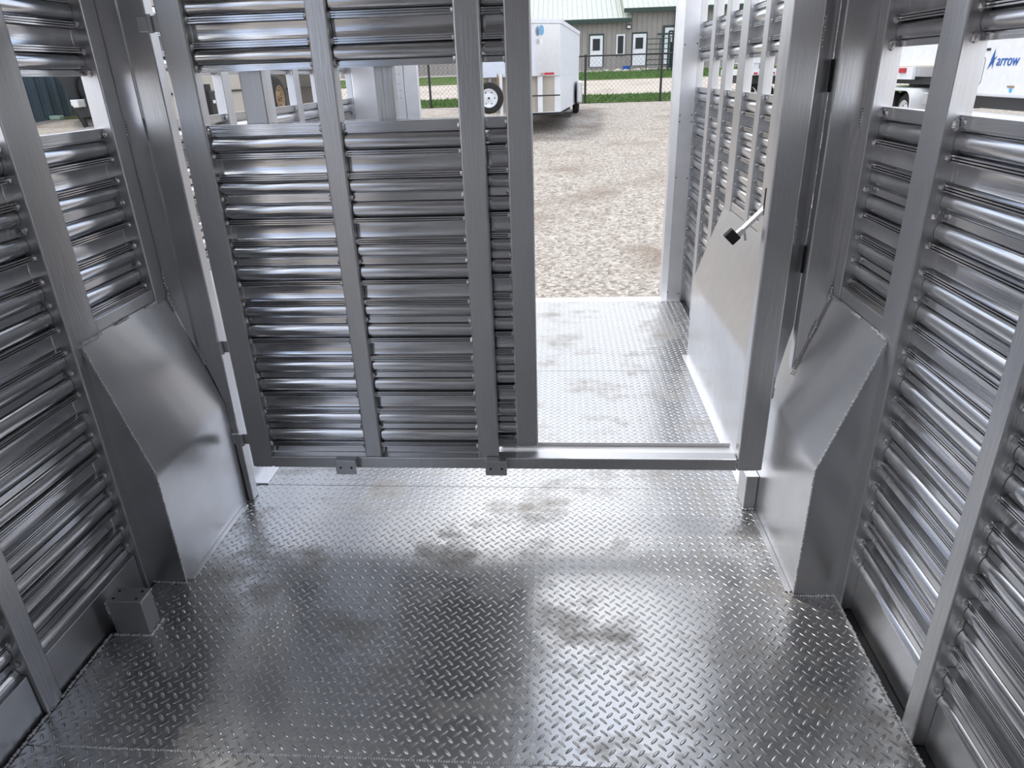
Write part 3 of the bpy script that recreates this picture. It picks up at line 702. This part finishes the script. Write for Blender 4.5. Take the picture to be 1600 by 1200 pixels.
# white vehicle with the blue lettering
wv = empty('white_trailer', (8, 12, zg(12)), 'large white enclosed trailer with blue arrow lettering seen through right wall slot', 'trailer')
bm = BM(); box(bm, 8.0, 10.4, 9.0, 15.6, .93, 3.3, .05); finish('body', bm, M_WHITE, wv)
bm = BM(); box(bm, 8.08, 10.3, 9.1, 15.5, .72, .929); finish('chassis', bm, M_DARK, wv)
bm = BM(); box(bm, 7.55, 8.05, 9.5, 14.9, .58, .66, .03); finish('fender', bm, M_WHITE, wv)
for y in (10.6, 13.0): full_wheel(wv, (7.97, y, zg(y)+.38), (-1, 0, 0), .36, .24, M_RIM)
bm = BM(); box(bm, 7.985, 7.999, 13.75, 13.95, 1.10, 1.13, .003); finish('marker_lamp', bm, M_RUST, wv)
bm = BM(); box(bm, 7.99, 7.999, 13.80, 13.86, 1.02, 1.085); finish('sticker', bm, M_LBLUE, wv)
bm = BM(); box(bm, 7.99, 7.999, 14.75, 15.05, 1.72, 1.76); finish('vent', bm, M_BLACK, wv)
# rounded hatch outline
bm = BM(); y0, y1, z0_, z1_, rr = 14.85, 15.35, 1.13, 1.62, .08; loop = []
for cy, cz, a0 in ((y1-rr, z1_-rr, 0), (y0+rr, z1_-rr, 90), (y0+rr, z0_+rr, 180), (y1-rr, z0_+rr, 270)):
    for k in range(6): a = radians(a0+k*18); loop.append((7.998, cy+cos(a)*rr, cz+sin(a)*rr))
for p, q in zip(loop, loop[1:]+loop[:1]): bar(bm, p, q, .008)
finish('hatch_seam', bm, M_DARK, wv)
def text(name, s, size, loc, rot, mat, parent, ext=.002, shear=0):
    cu = bpy.data.curves.new(name, 'FONT'); cu.body = s; cu.size = size; cu.extrude = ext; cu.shear = shear
    o = bpy.data.objects.new(name, cu); COL.objects.link(o)
    dg = bpy.context.evaluated_depsgraph_get(); me = bpy.data.meshes.new_from_object(o.evaluated_get(dg)); bpy.data.objects.remove(o)
    me.materials.append(mat); o = bpy.data.objects.new(name, me); COL.objects.link(o)
    o.rotation_euler = rot; o.location = Vector(loc)-parent.location; o.parent = parent; return o
tx = text('lettering', 'arrow', .27, (7.994, 14.47, 1.46), (pi/2, 0, -pi/2), M_BLUE, wv, .003, .15)
bm = BM()
def P(u, v): return (7.992, 14.72-u*.22, 1.40+v*.34)
for tri in (((.25, .45), (.62, 1.0), (.66, .52)), ((0, 0), (.3, .42), (1.1, .66)), ((.55, .38), (.72, .42), (.72, .02))):
    prism(bm, [P(*q) for q in tri], (-.004, 0, 0))
finish('logo', bm, M_BLUE, wv)

# far flatbeds through the rear slots
def far_flat(x0, y0, w, label):
    t = empty('equipment_trailer', (x0, y0, zg(y0)), label, 'trailer'); z = zg(y0)
    bm = BM(); box(bm, x0, x0+w, y0, y0+3.2, z+.98, z+1.14); finish('deck', bm, M_WHITE, t)
    for i in range(int(w/.24)):
        bm = BM(); box(bm, x0+.03+i*.24, x0+.14+i*.24, y0-.012, y0-.001, z+1.0, z+1.05); finish('red_reflector', bm, M_RED, t)
    for xx in (x0+.28,): full_wheel(t, (xx+.05, y0+.6, z+.42), (-.5, -1, 0), .42, .24, M_WHITE)
    full_wheel(t, (x0+w-.3, y0+.6, z+.42), (.2, -1, 0), .42, .24, M_WHITE)
    bm = BM(); box(bm, x0+.1, x0+w-.1, y0+.3, y0+3.0, z+.75, z+.979); finish('chassis', bm, M_DARK, t)
    bm = BM(); box(bm, x0+.3, x0+w-.3, y0+.5, y0+2.8, z+1.30, z+1.62, .04); box(bm, x0+.4, x0+w-.4, y0+.8, y0+2.5, z+1.141, z+1.30); finish('load', bm, M_SHEET, t)
far_flat(5.25, 22, 1.0, 'farther flatbed with red and white rear stripe seen through rear wall slots, half hidden')
far_flat(6.45, 21, 1.9, 'nearer flatbed with red striped tail and white box seen through rear wall slots')
bx = BM(); box(bx, 6.25, 6.45, 20.2, 20.4, zg(20.2), 1.15, .01); tag(finish('junction_box', bx, M_WHITE), 'narrow white metal box on the gravel beside the striped flatbed', 'box')

# ------------------------------------------------------------------ left side, seen through wall slots
cn = BM()
# corrugated container wall as real folds
ya, yb_ = 22.0, 27.6; n = 40
pts = []
for i in range(n+1):
    y = ya+(yb_-ya)*i/n; k = i % 4; pts.append((-19.0+(.05 if k in (1, 2) else 0), y))
base = zg(25)+.02
A = [cn.verts.new((x, y, base+.1)) for x, y in pts]; B = [cn.verts.new((x, y, 3.1)) for x, y in pts]
for i in range(n): cn.faces.new((A[i], A[i+1], B[i+1], B[i]))
box(cn, -21.4, -19.02, ya, yb_, base+.1, 3.1)
box(cn, -21.4, -18.92, ya, yb_, base-.1, base+.1)
tag(finish('shipping_container', cn, M_CONT, None, 20), 'blue grey corrugated steel shipping container seen through left wall slot', 'container')
bt = empty('dump_trailer', (-15.5, 23, zg(23)), 'black dump trailer with spare wheel and tongue box seen through left wall slot', 'trailer')
bm = BM(); prism(bm, [(-15.95, 22.6, 2.1), (-15.95, 23.0, 1.62), (-15.95, 23.2, .95), (-15.95, 27.5, .95), (-15.95, 27.5, 3.0), (-15.95, 22.4, 3.0)], (-2.0, 2.95, 0)); finish('body', bm, M_DARK, bt)
bm = BM(); bm2 = None; box(bm, -15.75, -15.4, 22.9, 24.6, .74, 1.03); finish('tongue_frame', bm, M_DARK, bt)
bm = BM(); box(bm, -15.7, -15.45, 22.7, 24.3, 1.035, 1.28, .02); tb = finish('tongue_box', bm, M_SHEET, bt)
bm = BM(); box(bm, -15.449, -15.42, 23.1, 23.5, 1.05, 1.32); finish('box_latch', bm, M_DARK, tb)
full_wheel(bt, (-15.65, 24.0, 1.55), (1, -.5, 0), .48, .22, M_RIM)
bm = BM(); cyl(bm, (-15.55, 22.5, 1.1), (-15.55, 22.9, .44), .03, 8); finish('jack', bm, M_DARK, bt)
bm = BM(); cyl(bm, (-15.8, 23.3, 1.0), (-15.8, 23.3, zg(23)), .09, 10); finish('landing_leg', bm, M_DARK, bt)
bm = BM(); box(bm, -18.9, -18.5, 25.9, 26.2, zg(26), zg(26)+.14, .03); tag(finish('jug', bm, plain('pale_green_plastic', (.45, .6, .52), .5)), 'pale green plastic jug on the ground by the container', 'jug')

# tan livestock trailer close on the left, seen through rear slots and gap
st = empty('stock_trailer', (-6.2, 12, zg(10)), 'dusty beige parked trailer with black jack seen through far left slots', 'trailer')
bm = BM(); box(bm, -7.4, -6.2, 11.3, 14.6, .55, 3.0, .02); finish('body', bm, M_TAN, st)
bm = BM(); box(bm, -6.199, -6.17, 11.3, 14.6, 1.46, 1.49); 
for y in (12.15, 13.4): box(bm, -6.199, -6.16, y-.02, y+.02, .6, 2.9)
finish('trim_rails', bm, M_DARK, st)
bm = BM(); box(bm, -6.05, -5.88, 12.10, 12.28, -.1, 1.50, .02); cyl(bm, (-5.97, 12.19, 1.5), (-5.97, 12.19, 1.6), .07, 10); cyl(bm, (-5.95, 12.3, 1.47), (-5.95, 12.9, 1.47), .015, 6); finish('jack', bm, M_DARK, st)
bm = BM(); box(bm, -5.879, -5.874, 12.15, 12.24, 1.30, 1.35); finish('label_sticker', bm, M_WHITE, st)
bm = BM(); bar(bm, (-6.1, 12.0, 1.55), (-6.1, 11.9, .9), .1, .06); finish('brace', bm, M_DARK, st)
st2 = empty('gooseneck_trailer', (-6.0, 17, zg(16)), 'dark dusty gooseneck trailer with spare brown wheel seen through far left slots', 'trailer')
bm = BM(); box(bm, -8.2, -6.3, 14.9, 20.5, .5, 3.0, .02); finish('body', bm, M_TAN2, st2)
full_wheel(st2, (-6.02, 15.55, 1.28), (1, 0, 0), .42, .24, M_RUST, 9)
bm = BM(); bar(bm, (-6.15, 15.0, 1.9), (-6.15, 16.2, 1.75), .05); bar(bm, (-6.15, 16.9, 2.2), (-6.15, 16.9, .8), .06); bar(bm, (-6.15, 16.4, 1.45), (-6.15, 18.5, 1.45), .05); bar(bm, (-6.15, 14.6, 1.9), (-6.15, 15.3, .8), .07)
finish('frame_bars', bm, M_DARK, st2)
